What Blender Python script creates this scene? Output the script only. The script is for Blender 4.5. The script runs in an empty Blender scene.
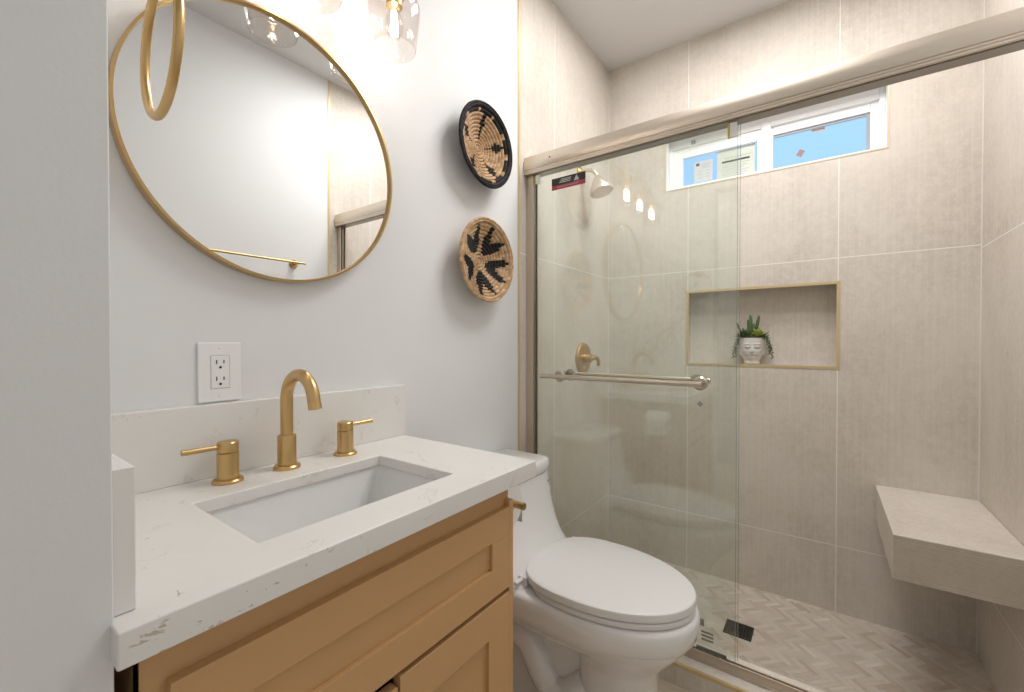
import bpy, bmesh, math, random
from mathutils import Vector, Matrix
PI = math.pi
R = math.radians
random.seed(7)
S = bpy.context.scene
COL = S.collection

# ------------------------------------------------------------------ camera, world, lights, exposure
CAMZ = 1.115
cam_d = bpy.data.cameras.new('camera')
cam_d.sensor_width = 36.0
cam_d.lens = 36.0 * 429.185 / 1024
cam_d.clip_start = 0.02
cam = bpy.data.objects.new('camera', cam_d)
cam.location = (0, -1.0, CAMZ)
cam.rotation_euler = (R(90 - 0.601), 0, R(35.951 - 90))
COL.objects.link(cam)
S.camera = cam

w = bpy.data.worlds.new('sky')
S.world = w
w.use_nodes = True
bg = w.node_tree.nodes['Background']
bg.inputs[0].default_value = (0.27, 0.47, 0.82, 1)
bg.inputs[1].default_value = 1.0


def area(name, loc, rot, sx, sy, power, color=(1, 1, 1)):
    l = bpy.data.lights.new(name, 'AREA')
    l.shape = 'RECTANGLE'
    l.size, l.size_y = sx, sy
    l.energy = power
    l.color = color
    o = bpy.data.objects.new(name, l)
    o.location = loc
    o.rotation_euler = rot
    COL.objects.link(o)
    return o


area('ceiling_lamp', (1.31, -0.80, 2.62), (0, 0, 0), 0.20, 0.44, 4.0, (1.0, 0.985, 0.965))
area('shower_lamp', (1.70, -0.80, 2.635), (0, 0, 0), 0.30, 0.90, 7.9, (1.0, 0.98, 0.955))
area('hall_fill', (-0.70, 0.10, 2.50), (0, 0, 0), 0.9, 0.9, 12.0, (1.0, 0.985, 0.96))  # unseen fill light added in the hall to brighten the room through the doorway
BULB = 36.0

S.view_settings.view_transform = 'Standard'
S.view_settings.look = 'None'
S.view_settings.gamma = 1.0
S.view_settings.exposure = 0.82
S.view_settings.use_curve_mapping = False
S.cycles.transparent_max_bounces = 24


# ------------------------------------------------------------------ materials
def mat(name, col=(.8, .8, .8), rough=.5, metal=0.0, spec=.5, coat=0.0, emit=None, estr=0.0):
    m = bpy.data.materials.new(name)
    m.use_nodes = True
    b = m.node_tree.nodes['Principled BSDF']
    b.inputs['Base Color'].default_value = (*col, 1)
    b.inputs['Roughness'].default_value = rough
    b.inputs['Metallic'].default_value = metal
    b.inputs['Specular IOR Level'].default_value = spec
    b.inputs['Coat Weight'].default_value = coat
    if emit:
        b.inputs['Emission Color'].default_value = (*emit, 1)
        b.inputs['Emission Strength'].default_value = estr
    return m


class NT:
    """small node-building helper"""
    def __init__(s, m):
        s.t = m.node_tree
        s.b = s.t.nodes['Principled BSDF']

    def n(s, kind, **kw):
        x = s.t.nodes.new(kind)
        for k, v in kw.items():
            setattr(x, k, v)
        return x

    def l(s, a, b):
        s.t.links.new(a, b)

    def math(s, op, a, b=None, c=None):
        x = s.n('ShaderNodeMath', operation=op)
        for i, v in enumerate((a, b, c)):
            if v is None:
                continue
            if isinstance(v, (int, float)):
                x.inputs[i].default_value = v
            else:
                s.l(v, x.inputs[i])
        return x.outputs[0]

    def obj(s):
        return s.n('ShaderNodeTexCoord').outputs['Object']

    def noise(s, vec, scale, detail=3, rough=.55, dist=0.0, mapscale=None):
        if mapscale:
            mp = s.n('ShaderNodeMapping')
            mp.inputs['Scale'].default_value = mapscale
            s.l(vec, mp.inputs['Vector'])
            vec = mp.outputs[0]
        x = s.n('ShaderNodeTexNoise')
        x.inputs['Scale'].default_value = scale
        x.inputs['Detail'].default_value = detail
        x.inputs['Roughness'].default_value = rough
        x.inputs['Distortion'].default_value = dist
        s.l(vec, x.inputs['Vector'])
        return x.outputs['Fac']

    def ramp(s, fac, stops):
        x = s.n('ShaderNodeValToRGB')
        el = x.color_ramp.elements
        while len(el) < len(stops):
            el.new(.5)
        for e, (p, c) in zip(el, stops):
            e.position = p
            e.color = (*c, 1) if len(c) == 3 else c
        s.l(fac, x.inputs[0])
        return x.outputs[0]

    def mix(s, fac, a, b, blend='MIX'):
        x = s.n('ShaderNodeMix', data_type='RGBA', blend_type=blend)
        if isinstance(fac, (int, float)):
            x.inputs[0].default_value = fac
        else:
            s.l(fac, x.inputs[0])
        for i, v in ((6, a), (7, b)):
            if isinstance(v, tuple):
                x.inputs[i].default_value = (*v, 1)
            else:
                s.l(v, x.inputs[i])
        return x.outputs[2]

    def bump(s, h, strength=.3, dist=.002):
        x = s.n('ShaderNodeBump')
        x.inputs['Strength'].default_value = strength
        x.inputs['Distance'].default_value = dist
        s.l(h, x.inputs['Height'])
        s.l(x.outputs[0], s.b.inputs['Normal'])


def paint(name, col, rough=.55, bump=.12, scale=140):
    m = mat(name, col, rough)
    t = NT(m)
    co = t.obj()
    nz = t.noise(co, scale, 4, .6)
    big = t.noise(co, 1.3, 2)
    c = t.mix(big, tuple(x * .985 for x in col), tuple(min(1, x * 1.015) for x in col))
    t.l(c, t.b.inputs['Base Color'])
    t.bump(nz, bump, .0012)
    return m


def tile(name, haxis, h0, hp, z0, zp, ridge='h', c1=(.695, .640, .578), c2=(.545, .487, .426), grout=(.86, .83, .79), amp=.07):
    m = mat(name, c1, .5, spec=.35)
    t = NT(m)
    co = t.obj()
    sp = t.n('ShaderNodeSeparateXYZ')
    t.l(co, sp.inputs[0])
    h = sp.outputs['XYZ'.index(haxis)]
    z = sp.outputs[2]

    def joint(v, v0, vp):
        f = t.math('FRACT', t.math('ADD', t.math('DIVIDE', t.math('SUBTRACT', v, v0), vp), 100.5))
        d = t.math('MULTIPLY', t.math('ABSOLUTE', t.math('SUBTRACT', f, .5)), vp)
        return t.math('LESS_THAN', d, .0019)
    masks = []
    if hp:
        masks.append(joint(h, h0, hp))
    if zp:
        masks.append(joint(z, z0, zp))
    cloud = t.noise(co, 2.1, 5, .62, .4)
    fine = t.noise(co, 38, 4, .7)
    speck = t.noise(co, 150, 2, .6)
    if ridge == 'h':
        streak_map = (90, 90, 1.6)
        rv = h
    else:
        streak_map = (1.6, 1.6, 150)
        rv = z
    streak = t.noise(co, 1.0, 3, .6, 0, streak_map)
    base = t.ramp(cloud, [(.30, c2), (.62, c1)])
    base = t.mix(t.math('MULTIPLY', t.math('SUBTRACT', fine, .40), 1.5), base, tuple(x * 1.14 for x in c1))
    base = t.mix(t.math('MULTIPLY', t.math('GREATER_THAN', speck, .60), .30), base, tuple(x * 1.2 for x in c1))
    base = t.mix(t.math('MULTIPLY', t.math('SUBTRACT', streak, .42), 1.1), base, tuple(x * 1.16 for x in c1))
    ridge_v = t.math('SINE', t.math('ADD', t.math('MULTIPLY', rv, 2 * PI / .0068), t.math('MULTIPLY', streak, 5.0)))
    base = t.mix(t.math('MULTIPLY', t.math('ADD', t.math('MULTIPLY', ridge_v, .5), .5), amp), base, tuple(x * .80 for x in c2))
    hgt = t.math('ADD', t.math('MULTIPLY', ridge_v, .22), t.math('MULTIPLY', fine, .9))
    if masks:
        g = masks[0]
        for k in masks[1:]:
            g = t.math('MAXIMUM', g, k)
        base = t.mix(g, base, grout)
        hgt = t.math('SUBTRACT', hgt, t.math('MULTIPLY', g, 1.2))
    t.l(base, t.b.inputs['Base Color'])
    t.bump(hgt, .28, .0016)
    return m


def quartz(name):
    m = mat(name, (.80, .78, .75), .22, spec=.5)
    t = NT(m)
    co = t.obj()
    a = t.noise(co, 3.2, 6, .62, 1.6)
    vein = t.math('ABSOLUTE', t.math('SUBTRACT', a, .5))
    vm = t.math('LESS_THAN', vein, .006)
    spots = t.noise(co, 14, 3, .6)
    sp = t.math('MULTIPLY', vm, t.math('GREATER_THAN', spots, .56))
    soft = t.math('MULTIPLY', t.math('SUBTRACT', .10, t.math('MINIMUM', vein, .10)), .55)
    base = t.mix(soft, (.83, .815, .79), (.75, .715, .675))
    base = t.mix(t.math('MULTIPLY', sp, .22), base, (.46, .34, .22))
    t.l(base, t.b.inputs['Base Color'])
    return m


def flecked(m):
    """brown mineral flecks along the front edge at the left end of the slab"""
    t = NT(m)
    co = t.obj()
    sp = t.n('ShaderNodeSeparateXYZ')
    t.l(co, sp.inputs[0])
    src = t.b.inputs['Base Color'].links[0].from_socket
    fl = t.noise(co, 1.0, 4, .65, .8, (38, 38, 75))
    side = t.math('MULTIPLY', t.math('LESS_THAN', sp.outputs[1], -.2345), t.math('SUBTRACT', .02, sp.outputs[0]))
    on = t.math('GREATER_THAN', t.math('ADD', fl, t.math('MULTIPLY', side, .26)), .70)
    c = t.mix(t.math('MULTIPLY', on, .6), src, (.42, .28, .18))
    t.l(c, t.b.inputs['Base Color'])
    return m


def brushed(name, col, rough=.28):
    return mat(name, col, rough, 1.0)


def clear(name, tint, ior=1.5, edge=None):
    """thin clear glass: what is not mirrored passes straight through"""
    m = bpy.data.materials.new(name)
    m.use_nodes = True
    t = m.node_tree
    t.nodes.clear()
    out = t.nodes.new('ShaderNodeOutputMaterial')
    tr = t.nodes.new('ShaderNodeBsdfTransparent')
    tr.inputs[0].default_value = (*tint, 1)
    gl = t.nodes.new('ShaderNodeBsdfGlossy')
    gl.inputs['Roughness'].default_value = 0.0
    gl.inputs[0].default_value = (1, 1, 1, 1)
    geo = t.nodes.new('ShaderNodeNewGeometry')
    ml = t.nodes.new('ShaderNodeMath')
    ml.operation = 'MULTIPLY_ADD'
    ml.inputs[1].default_value = 1 / ior - ior
    ml.inputs[2].default_value = ior
    t.links.new(geo.outputs['Backfacing'], ml.inputs[0])
    fr = t.nodes.new('ShaderNodeFresnel')
    t.links.new(ml.outputs[0], fr.inputs['IOR'])
    mx = t.nodes.new('ShaderNodeMixShader')
    t.links.new(fr.outputs[0], mx.inputs[0])
    t.links.new(tr.outputs[0], mx.inputs[1])
    t.links.new(gl.outputs[0], mx.inputs[2])
    t.links.new(mx.outputs[0], out.inputs[0])
    return m


def attr_mat(name, rough=.6, bump=0.0, scale=200, spec=.3):
    m = mat(name, (.5, .5, .5), rough, spec=spec)
    t = NT(m)
    a = t.n('ShaderNodeAttribute', attribute_name='tone')
    nz = t.noise(t.obj(), scale, 3)
    c = t.mix(t.math('MULTIPLY', nz, .25), a.outputs['Color'], (0.5, .42, .34), 'MULTIPLY')
    t.l(c, t.b.inputs['Base Color'])
    if bump:
        t.bump(nz, bump, .001)
    return m


M = {}
M['wall'] = paint('painted_wall', (.80, .808, .815), .6)
M['ceil'] = paint('painted_ceiling', (.72, .72, .715), .8, .05)
M['stub'] = paint('painted_wall_end', (.80, .808, .815), .6, .16, 160)
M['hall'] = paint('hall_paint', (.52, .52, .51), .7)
M['tile_back'] = tile('tile_back', 'X', 1.712, .614, 1.475, 1.244)
M['tile_right'] = tile('tile_right', 'Y', -.434, .616, 1.475, 1.244)
M['tile_front'] = tile('tile_front', 'X', 1.712, .614, 1.465, 1.244)
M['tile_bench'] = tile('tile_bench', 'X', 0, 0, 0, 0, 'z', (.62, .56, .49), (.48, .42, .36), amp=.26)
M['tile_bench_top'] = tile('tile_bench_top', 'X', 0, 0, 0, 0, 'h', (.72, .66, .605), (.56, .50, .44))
M['tile_plain'] = tile('tile_plain', 'X', 0, 0, 0, 0, 'h', (.64, .57, .50), (.53, .465, .40))
M['tile_curb'] = tile('tile_curb', 'X', 0, 0, 0, 0, 'h', (.76, .71, .645), (.62, .55, .47), amp=.03)
M['quartz'] = quartz('quartz')
M['quartz_flecked'] = flecked(quartz('quartz_flecked'))
M['wood'] = paint('tan_cabinet_paint', (.605, .358, .165), .42, .05, 60)
M['dark'] = mat('dark_gap', (.015, .013, .012), .8)
M['gold'] = brushed('brushed_gold', (.62, .425, .19), .31)
M['champ'] = brushed('champagne_metal', (.70, .62, .525), .42)
M['nickel'] = brushed('warm_nickel', (.60, .535, .45), .30)
M['champ_dark'] = brushed('bronze_channel', (.36, .345, .32), .4)
M['sill'] = brushed('sill_metal', (.56, .49, .42), .42)
M['trim_gold'] = mat('gold_edge_trim', (.72, .57, .33), .40, .6)
M['trim_pale'] = mat('pale_edge_trim', (.70, .60, .44), .45, .3)
M['caulk'] = mat('pale_caulk', (.78, .755, .72), .6)
M['porc'] = mat('white_porcelain', (.89, .89, .89), .10, coat=.4)
M['sinkp'] = mat('sink_porcelain', (.84, .84, .83), .15, coat=.3)
M['plastic'] = mat('white_plastic', (.88, .88, .88), .32)
M['vinyl'] = mat('white_vinyl', (.90, .905, .91), .35)
M['mirror'] = mat('mirror_silver', (.88, .89, .89), .0, 1.0)
M['glass'] = clear('shower_glass', (.968, .984, .974))
M['glass_edge'] = mat('green_glass_edge', (.25, .33, .29), .1)
M['shade'] = clear('shade_glass', (.955, .935, .925), 1.45)
M['pane'] = clear('window_pane', (.97, .98, .99))
M['bulb'] = mat('bulb_glow', (1, .9, .75), .4, emit=(1.0, .94, .87), estr=BULB)
M['black'] = mat('black_print', (.03, .03, .03), .5)
M['red'] = mat('red_print', (.42, .06, .09), .5)
M['grey'] = mat('grey_print', (.35, .36, .36), .5)
M['paperw'] = mat('white_paper', (.62, .63, .64), .7)
M['papery'] = mat('pale_yellow_paper', (.60, .63, .565), .7)
M['yellow'] = mat('yellow_plastic', (.62, .48, .10), .4)
M['drain'] = mat('dark_bronze', (.055, .052, .05), .38, .6)
M['rubber'] = mat('dark_rubber', (.07, .075, .07), .5)
M['pot'] = paint('white_ceramic', (.72, .71, .69), .5, .25, 160)
M['basket'] = attr_mat('coiled_straw', .75, .5, 500)
M['mosaic'] = attr_mat('mosaic_stone', .4, .1, 120)
M['grout'] = mat('pale_grout', (.62, .565, .51), .8)
M['leaf'] = paint('succulent_green', (.095, .16, .06), .5, .1)
M['leafy'] = paint('succulent_lime', (.33, .38, .07), .5, .1)
M['leafd'] = paint('succulent_dark', (.07, .11, .055), .5, .1)
M['leafb'] = paint('succulent_tip', (.14, .10, .05), .5, .1)
M['tissue'] = paint('toilet_tissue', (.82, .82, .81), .9, .2, 300)


def floor_mat():
    m = mat('floor_plank_tile', (.55, .46, .36), .4)
    t = NT(m)
    co = t.obj()
    n = t.noise(co, 1.0, 4, .6, .3, (40, 4, 4))
    c = t.ramp(n, [(.3, (.50, .41, .31)), (.7, (.64, .55, .44))])
    br = t.n('ShaderNodeTexBrick')
    br.inputs['Scale'].default_value = 1.0
    br.inputs['Mortar Size'].default_value = .002
    br.inputs['Brick Width'].default_value = .9
    br.inputs['Row Height'].default_value = .15
    mp = t.n('ShaderNodeMapping')
    mp.inputs['Rotation'].default_value = (0, 0, PI / 2)
    t.l(co, mp.inputs[0])
    t.l(mp.outputs[0], br.inputs['Vector'])
    c = t.mix(br.outputs['Fac'], c, (.42, .36, .29))
    t.l(c, t.b.inputs['Base Color'])
    return m


M['floor'] = floor_mat()


# ------------------------------------------------------------------ mesh helpers (all in world coordinates)
def V(*a):
    return Vector(a)


def add_box(bm, x0, x1, y0, y1, z0, z1, mi=0):
    x0, x1 = sorted((x0, x1))
    y0, y1 = sorted((y0, y1))
    z0, z1 = sorted((z0, z1))
    v = [bm.verts.new(c) for c in ((x0, y0, z0), (x1, y0, z0), (x1, y1, z0), (x0, y1, z0),
                                   (x0, y0, z1), (x1, y0, z1), (x1, y1, z1), (x0, y1, z1))]
    fs = []
    for q in ((3, 2, 1, 0), (4, 5, 6, 7), (0, 1, 5, 4), (1, 2, 6, 5), (2, 3, 7, 6), (3, 0, 4, 7)):
        f = bm.faces.new([v[i] for i in q])
        f.material_index = mi
        fs.append(f)
    return fs     # bottom, top, front(-y), right(+x), back(+y), left(-x)


def box(*a):
    bm = bmesh.new()
    add_box(bm, *a)
    return bm


def frame_of(d):
    d = d.normalized()
    a = V(0, 0, 1) if abs(d.z) < .9 else V(1, 0, 0)
    u = d.cross(a).normalized()
    return u, d.cross(u).normalized()


def add_tube(bm, pts, rad, n=16, cap=True, closed=False):
    pts = [Vector(p) for p in pts]
    N = len(pts)
    rs = rad if isinstance(rad, (list, tuple)) else [rad] * N
    rings = []
    u = None
    for i, p in enumerate(pts):
        if closed:
            d = pts[(i + 1) % N] - pts[i - 1]
        else:
            d = pts[min(i + 1, N - 1)] - pts[max(i - 1, 0)]
        d.normalize()
        if u is None:
            u, v = frame_of(d)
        else:
            u = (u - d * u.dot(d)).normalized()
            v = d.cross(u)
        rings.append([bm.verts.new(p + (u * math.cos(2 * PI * k / n) + v * math.sin(2 * PI * k / n)) * rs[i]) for k in range(n)])
    rng = range(N if closed else N - 1)
    for i in rng:
        a, b = rings[i], rings[(i + 1) % N]
        for k in range(n):
            bm.faces.new((a[k], a[(k + 1) % n], b[(k + 1) % n], b[k]))
    if cap and not closed:
        bm.faces.new(rings[0][::-1])
        bm.faces.new(rings[-1])


def add_lathe(bm, prof, origin=(0, 0, 0), axis=(0, 0, 1), n=48, mi=0):
    """prof: list of (radius, height along axis)"""
    o = Vector(origin)
    ax = Vector(axis).normalized()
    u, v = frame_of(ax)
    rings = []
    for r, h in prof:
        if r < 1e-6:
            rings.append([bm.verts.new(o + ax * h)])
        else:
            rings.append([bm.verts.new(o + ax * h + (u * math.cos(2 * PI * k / n) + v * math.sin(2 * PI * k / n)) * r) for k in range(n)])
    for a, b in zip(rings, rings[1:]):
        for k in range(n):
            k2 = (k + 1) % n
            if len(a) == 1 and len(b) == 1:
                continue
            if len(a) == 1:
                f = bm.faces.new((a[0], b[k2], b[k]))
            elif len(b) == 1:
                f = bm.faces.new((a[k], a[k2], b[0]))
            else:
                f = bm.faces.new((a[k], a[k2], b[k2], b[k]))
            f.material_index = mi
    return rings


def lathe(*a, **k):
    bm = bmesh.new()
    add_lathe(bm, *a, **k)
    return bm


def tube(*a, **k):
    bm = bmesh.new()
    add_tube(bm, *a, **k)
    return bm


def loft(bm, rings, cap0=True, cap1=True):
    vs = [[bm.verts.new(p) for p in r] for r in rings]
    n = len(vs[0])
    for a, b in zip(vs, vs[1:]):
        for k in range(n):
            bm.faces.new((a[k], a[(k + 1) % n], b[(k + 1) % n], b[k]))
    if cap0:
        bm.faces.new(vs[0][::-1])
    if cap1:
        bm.faces.new(vs[-1])


def extrude_profile_y(bm, prof, y0, y1):
    """closed (x,z) outline swept along y"""
    a = [bm.verts.new((x, y0, z)) for x, z in prof]
    b = [bm.verts.new((x, y1, z)) for x, z in prof]
    n = len(prof)
    for k in range(n):
        bm.faces.new((a[k], a[(k + 1) % n], b[(k + 1) % n], b[k]))
    bm.faces.new(a[::-1])
    bm.faces.new(b)


def world_of(o):
    p = Vector(o.location)
    while o.parent:
        o = o.parent
        p = p + Vector(o.location)
    return p


def obj(name, bm, m, parent=None, base=None, bevel=0.0, smooth=True, segs=2, angle=40):
    """link bm (world coordinates) as one mesh object; its origin is at `base` or its parent's origin"""
    bmesh.ops.recalc_face_normals(bm, faces=bm.faces)
    o_w = world_of(parent) if parent else None
    if base is None:
        if parent:
            base = o_w
        else:
            xs = [v.co.x for v in bm.verts]
            ys = [v.co.y for v in bm.verts]
            zs = [v.co.z for v in bm.verts]
            base = V((min(xs) + max(xs)) / 2, (min(ys) + max(ys)) / 2, min(zs))
    base = Vector(base)
    bmesh.ops.translate(bm, verts=bm.verts, vec=-base)
    me = bpy.data.meshes.new(name)
    bm.to_mesh(me)
    bm.free()
    for x in (m if isinstance(m, (list, tuple)) else [m]):
        me.materials.append(x)
    o = bpy.data.objects.new(name, me)
    COL.objects.link(o)
    if parent:
        o.parent = parent
        o.location = base - o_w
    else:
        o.location = base
    if bevel:
        b = o.modifiers.new('bevel', 'BEVEL')
        b.width = bevel
        b.segments = segs
        b.limit_method = 'ANGLE'
        b.angle_limit = R(35)
        b.harden_normals = False
    if smooth:
        me.polygons.foreach_set('use_smooth', [True] * len(me.polygons))
        me.set_sharp_from_angle(angle=R(angle)) if not bevel else None
        if bevel:
            wn = o.modifiers.new('wn', 'WEIGHTED_NORMAL')
            wn.keep_sharp = True
    return o


def thing(name, loc, label, cat, group=None):
    o = bpy.data.objects.new(name, None)
    o.empty_display_size = .05
    o.location = loc
    COL.objects.link(o)
    return tag(o, label, cat, group)


def tag(o, label, cat, group=None):
    o['label'] = label
    o['category'] = cat
    if group:
        o['group'] = group
    return o


def struct(name, bm, m, parent=None, **k):
    o = obj(name, bm, m, parent, base=None if parent else (0, 0, 0), **k)
    if not parent:
        o['kind'] = 'structure'
    return o


# ------------------------------------------------------------------ room shell
XR = 2.322          # shower end wall (window)
YF = -1.476         # wall opposite the vanity
ZC = 2.656          # ceiling
XL = 0.1070          # inner face of the left wall
XT = 1.422          # where tile starts
ZS = -0.059         # shower floor
STUB = -0.450       # end of the left wall at the doorway
CURB0, CURB1, CURBZ = 1.430, 1.572, 0.072

bm = bmesh.new()
add_box(bm, -.02, XT, 0, .10, -.1, ZC, 0)
add_box(bm, XT, XR + .01, 0, .10, -.1, ZC, 1)
struct('wall_back', bm, [M['wall'], M['tile_back']], smooth=False)

bm = bmesh.new()
add_box(bm, -1.30, XT, YF - .1, YF, -.1, ZC, 0)
add_box(bm, XT, XR + .01, YF - .1, YF, -.1, ZC, 1)
struct('wall_front', bm, [M['wall'], M['tile_front']], smooth=False)

bm = bmesh.new()
add_box(bm, -.02, XL, STUB, 0, -.1, ZC)
add_box(bm, -.02, XL, YF, -1.32, -.1, ZC)
add_box(bm, -.02, XL, -1.32, STUB, 2.06, ZC)
struct('wall_left', bm, M['stub'], bevel=.0015)

bm = bmesh.new()
add_box(bm, -1.40, -1.30, YF - .1, .9, -.1, ZC)
add_box(bm, -1.30, -.02, .8, .9, -.1, ZC)
add_box(bm, -.12, -.02, .10, .8, -.1, ZC)
struct('wall_hall', bm, M['hall'], smooth=False)

bm = bmesh.new()
add_box(bm, -1.40, XR + .15, YF - .1, .9, ZC, ZC + .1)
struct('ceiling', bm, M['ceil'], smooth=False)

bm = bmesh.new()
add_box(bm, -1.40, CURB0 + .01, YF - .1, .9, -.1, 0)
struct('floor', bm, M['floor'], smooth=False)

# shower end wall with a window opening and a recessed niche
NY0, NY1, NZ0, NZ1 = -1.058, -.426, .994, 1.376
WY0, WY1, WZ0, WZ1 = -1.212, -.314, 1.903, 2.200
XN, XW = 2.412, 2.46
bm = bmesh.new()
ys = [YF - .1, WY0, NY0, NY1, WY1, .1]
zs = [-.1, NZ0, NZ1, WZ0, WZ1, ZC]
for i in range(5):
    for j in range(5):
        yc, zc = (ys[i] + ys[i + 1]) / 2, (zs[j] + zs[j + 1]) / 2
        if NY0 < yc < NY1 and NZ0 < zc < NZ1:
            add_box(bm, XN, XN + .05, ys[i], ys[i + 1], zs[j], zs[j + 1])
            continue
        if WY0 < yc < WY1 and WZ0 < zc < WZ1:
            continue
        add_box(bm, XR, XW, ys[i], ys[i + 1], zs[j], zs[j + 1])
struct('wall_right', bm, M['tile_right'], smooth=False)


def strip_frame(bm, x0, x1, y0, y1, z0, z1, wd):
    """four bars round an opening in the plane of the end wall, just inside the opening"""
    add_box(bm, x0, x1, y0, y1, z0, z0 + wd)
    add_box(bm, x0, x1, y0, y1, z1 - wd, z1)
    add_box(bm, x0, x1, y0, y0 + wd, z0 + wd, z1 - wd)
    add_box(bm, x0, x1, y1 - wd, y1, z0 + wd, z1 - wd)


bm = bmesh.new()
strip_frame(bm, XR - .002, XR + .012, NY0, NY1, NZ0, NZ1, .0125)
struct('trim_1', bm, M['trim_gold'], smooth=False)
bm = bmesh.new()
strip_frame(bm, XR - .002, XR + .010, WY0, WY1, WZ0, WZ1, .006)
struct('trim_2', bm, M['trim_pale'], smooth=False)
bm = box(XT - .004, XT + .008, -.004, .004, -.0, ZC)
struct('trim_3', bm, M['trim_gold'], smooth=False)
bm = box(XT - .004, XT + .008, YF - .004, YF + .004, -.0, ZC)
struct('trim_4', bm, M['trim_gold'], smooth=False)

# curb
bm = box(CURB0, CURB1, YF, 0, -.1, CURBZ)
struct('trim_5', bm, M['tile_curb'], smooth=False)
bm = box(CURB0 - .002, CURB0 + .009, YF, 0, CURBZ - .009, CURBZ + .0015)
struct('trim_6', bm, M['trim_gold'], smooth=False)

bm = box(XR - .003, XR, -.003, -.0, ZS, ZC)
struct('trim_7', bm, M['caulk'], smooth=False)
bm = box(XR - .003, XR, YF, YF + .003, ZS, ZC)
struct('trim_8', bm, M['caulk'], smooth=False)

# shower floor: herringbone mosaic over pale grout
struct('floor_shower', box(CURB1 - .01, XR, YF, 0, -.12, ZS - .003), M['grout'], smooth=False)
DR = (1.894, 1.992, -.779, -.678)


def clip_poly(poly, axis, val, keep_less):
    out = []
    for i in range(len(poly)):
        a, b = poly[i], poly[(i + 1) % len(poly)]
        ia = a[axis] <= val if keep_less else a[axis] >= val
        ib = b[axis] <= val if keep_less else b[axis] >= val
        if ia:
            out.append(a)
        if ia != ib:
            t = (val - a[axis]) / (b[axis] - a[axis])
            out.append((a[0] + (b[0] - a[0]) * t, a[1] + (b[1] - a[1]) * t))
    return out


bm = bmesh.new()
lay = bm.loops.layers.float_color.new('tone')
TW, TL, GAP = .018, .072, .0005
ca, sa = math.cos(R(45)), math.sin(R(45))
tones = [(.64, .575, .51), (.62, .55, .485), (.67, .61, .55), (.60, .525, .455), (.63, .57, .51), (.56, .475, .40), (.69, .635, .58), (.66, .60, .54), (.60, .53, .46), (.65, .59, .53)]
for i in range(-110, 110):
    for j in range(-26, 26):
        for k in range(2):
            if k == 0:
                x0 = i * TW + j * TL
                y0 = i * TW - j * TL
                q = [(x0 + GAP, y0 + GAP), (x0 + TL - GAP, y0 + GAP), (x0 + TL - GAP, y0 + TW - GAP), (x0 + GAP, y0 + TW - GAP)]
            else:
                x0 = i * TW + j * TL
                y0 = i * TW - j * TL + TW
                q = [(x0 + GAP, y0 + GAP), (x0 + TW - GAP, y0 + GAP), (x0 + TW - GAP, y0 + TL - GAP), (x0 + GAP, y0 + TL - GAP)]
            poly = [(1.95 + x * ca - y * sa, -.74 + x * sa + y * ca) for x, y in q]
            for ax, val, less in ((0, CURB1, False), (0, XR, True), (1, YF, False), (1, 0, True)):
                poly = clip_poly(poly, ax, val, less)
                if len(poly) < 3:
                    break
            if len(poly) < 3:
                continue
            f = bm.faces.new([bm.verts.new((x, y, ZS)) for x, y in poly])
            if f.normal.z < 0:
                f.normal_flip()
            c = tuple(x * 1.12 for x in random.choice(tones))
            g = random.uniform(.95, 1.05)
            for lp in f.loops:
                g2 = g * random.uniform(.94, 1.05)
                lp[lay] = (c[0] * g2, c[1] * g2, c[2] * g2, 1)
struct('floor_shower_mosaic', bm, M['mosaic'], smooth=False)

# ------------------------------------------------------------------ window
win = bpy.data.objects.new('window_1', None)
win.location = (2.41, (WY0 + WY1) / 2, WZ0)
win['kind'] = 'structure'
COL.objects.link(win)
bm = bmesh.new()     # painted lining of the opening
LX0, LX1 = XR + .010, XW + .01
add_box(bm, LX0, LX1, WY0, WY1, WZ0, WZ0 + .006)
add_box(bm, LX0, LX1, WY0, WY1, WZ1 - .006, WZ1)
add_box(bm, LX0, LX1, WY0, WY0 + .006, WZ0, WZ1)
add_box(bm, LX0, LX1, WY1 - .006, WY1, WZ0, WZ1)
obj('window_lining', bm, M['vinyl'], win, smooth=False)


def ring_y(bm, x0, x1, y0, y1, z0, z1, sl, sr, sb, st):
    add_box(bm, x0, x1, y0, y0 + sl, z0, z1)
    add_box(bm, x0, x1, y1 - sr, y1, z0, z1)
    add_box(bm, x0, x1, y0 + sl, y1 - sr, z0, z0 + sb)
    add_box(bm, x0, x1, y0 + sl, y1 - sr, z1 - st, z1)


bm = bmesh.new()     # outer frame
ring_y(bm, 2.395, 2.455, WY0 + .006, WY1 - .006, WZ0 + .006, WZ1 - .006, .020, .016, .022, .050)
add_box(bm, 2.392, 2.455, -.790, -.752, WZ0 + .02, WZ1 - .03)
obj('window_frame', bm, M['vinyl'], win, bevel=.002)
bm = bmesh.new()     # sliding sash on the left
ring_y(bm, 2.402, 2.43, -.760, -.336, WZ0 + .024, 2.150, .026, .050, .018, .058)
obj('sash', bm, M['vinyl'], win, bevel=.002)
bm = bmesh.new()
ring_y(bm, 2.408, 2.44, WY0 + .020, -.780, WZ0 + .022, 2.150, .034, .020, .018, .046)
obj('sash', bm, M['vinyl'], win, bevel=.002)
bm = bmesh.new()     # dark gasket round the right pane
ring_y(bm, 2.416, 2.426, -1.160, -.798, WZ0 + .034, 2.107, .014, .003, .004, .014)
obj('gasket', bm, M['grey'], win, smooth=False)
p1 = obj('pane', box(2.418, 2.421, -.737, -.384, WZ0 + .04, 2.094), M['pane'], win, smooth=False)
p2 = obj('pane', box(2.428, 2.431, -1.160, -.798, WZ0 + .036, 2.106), M['pane'], win, smooth=False)


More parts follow.
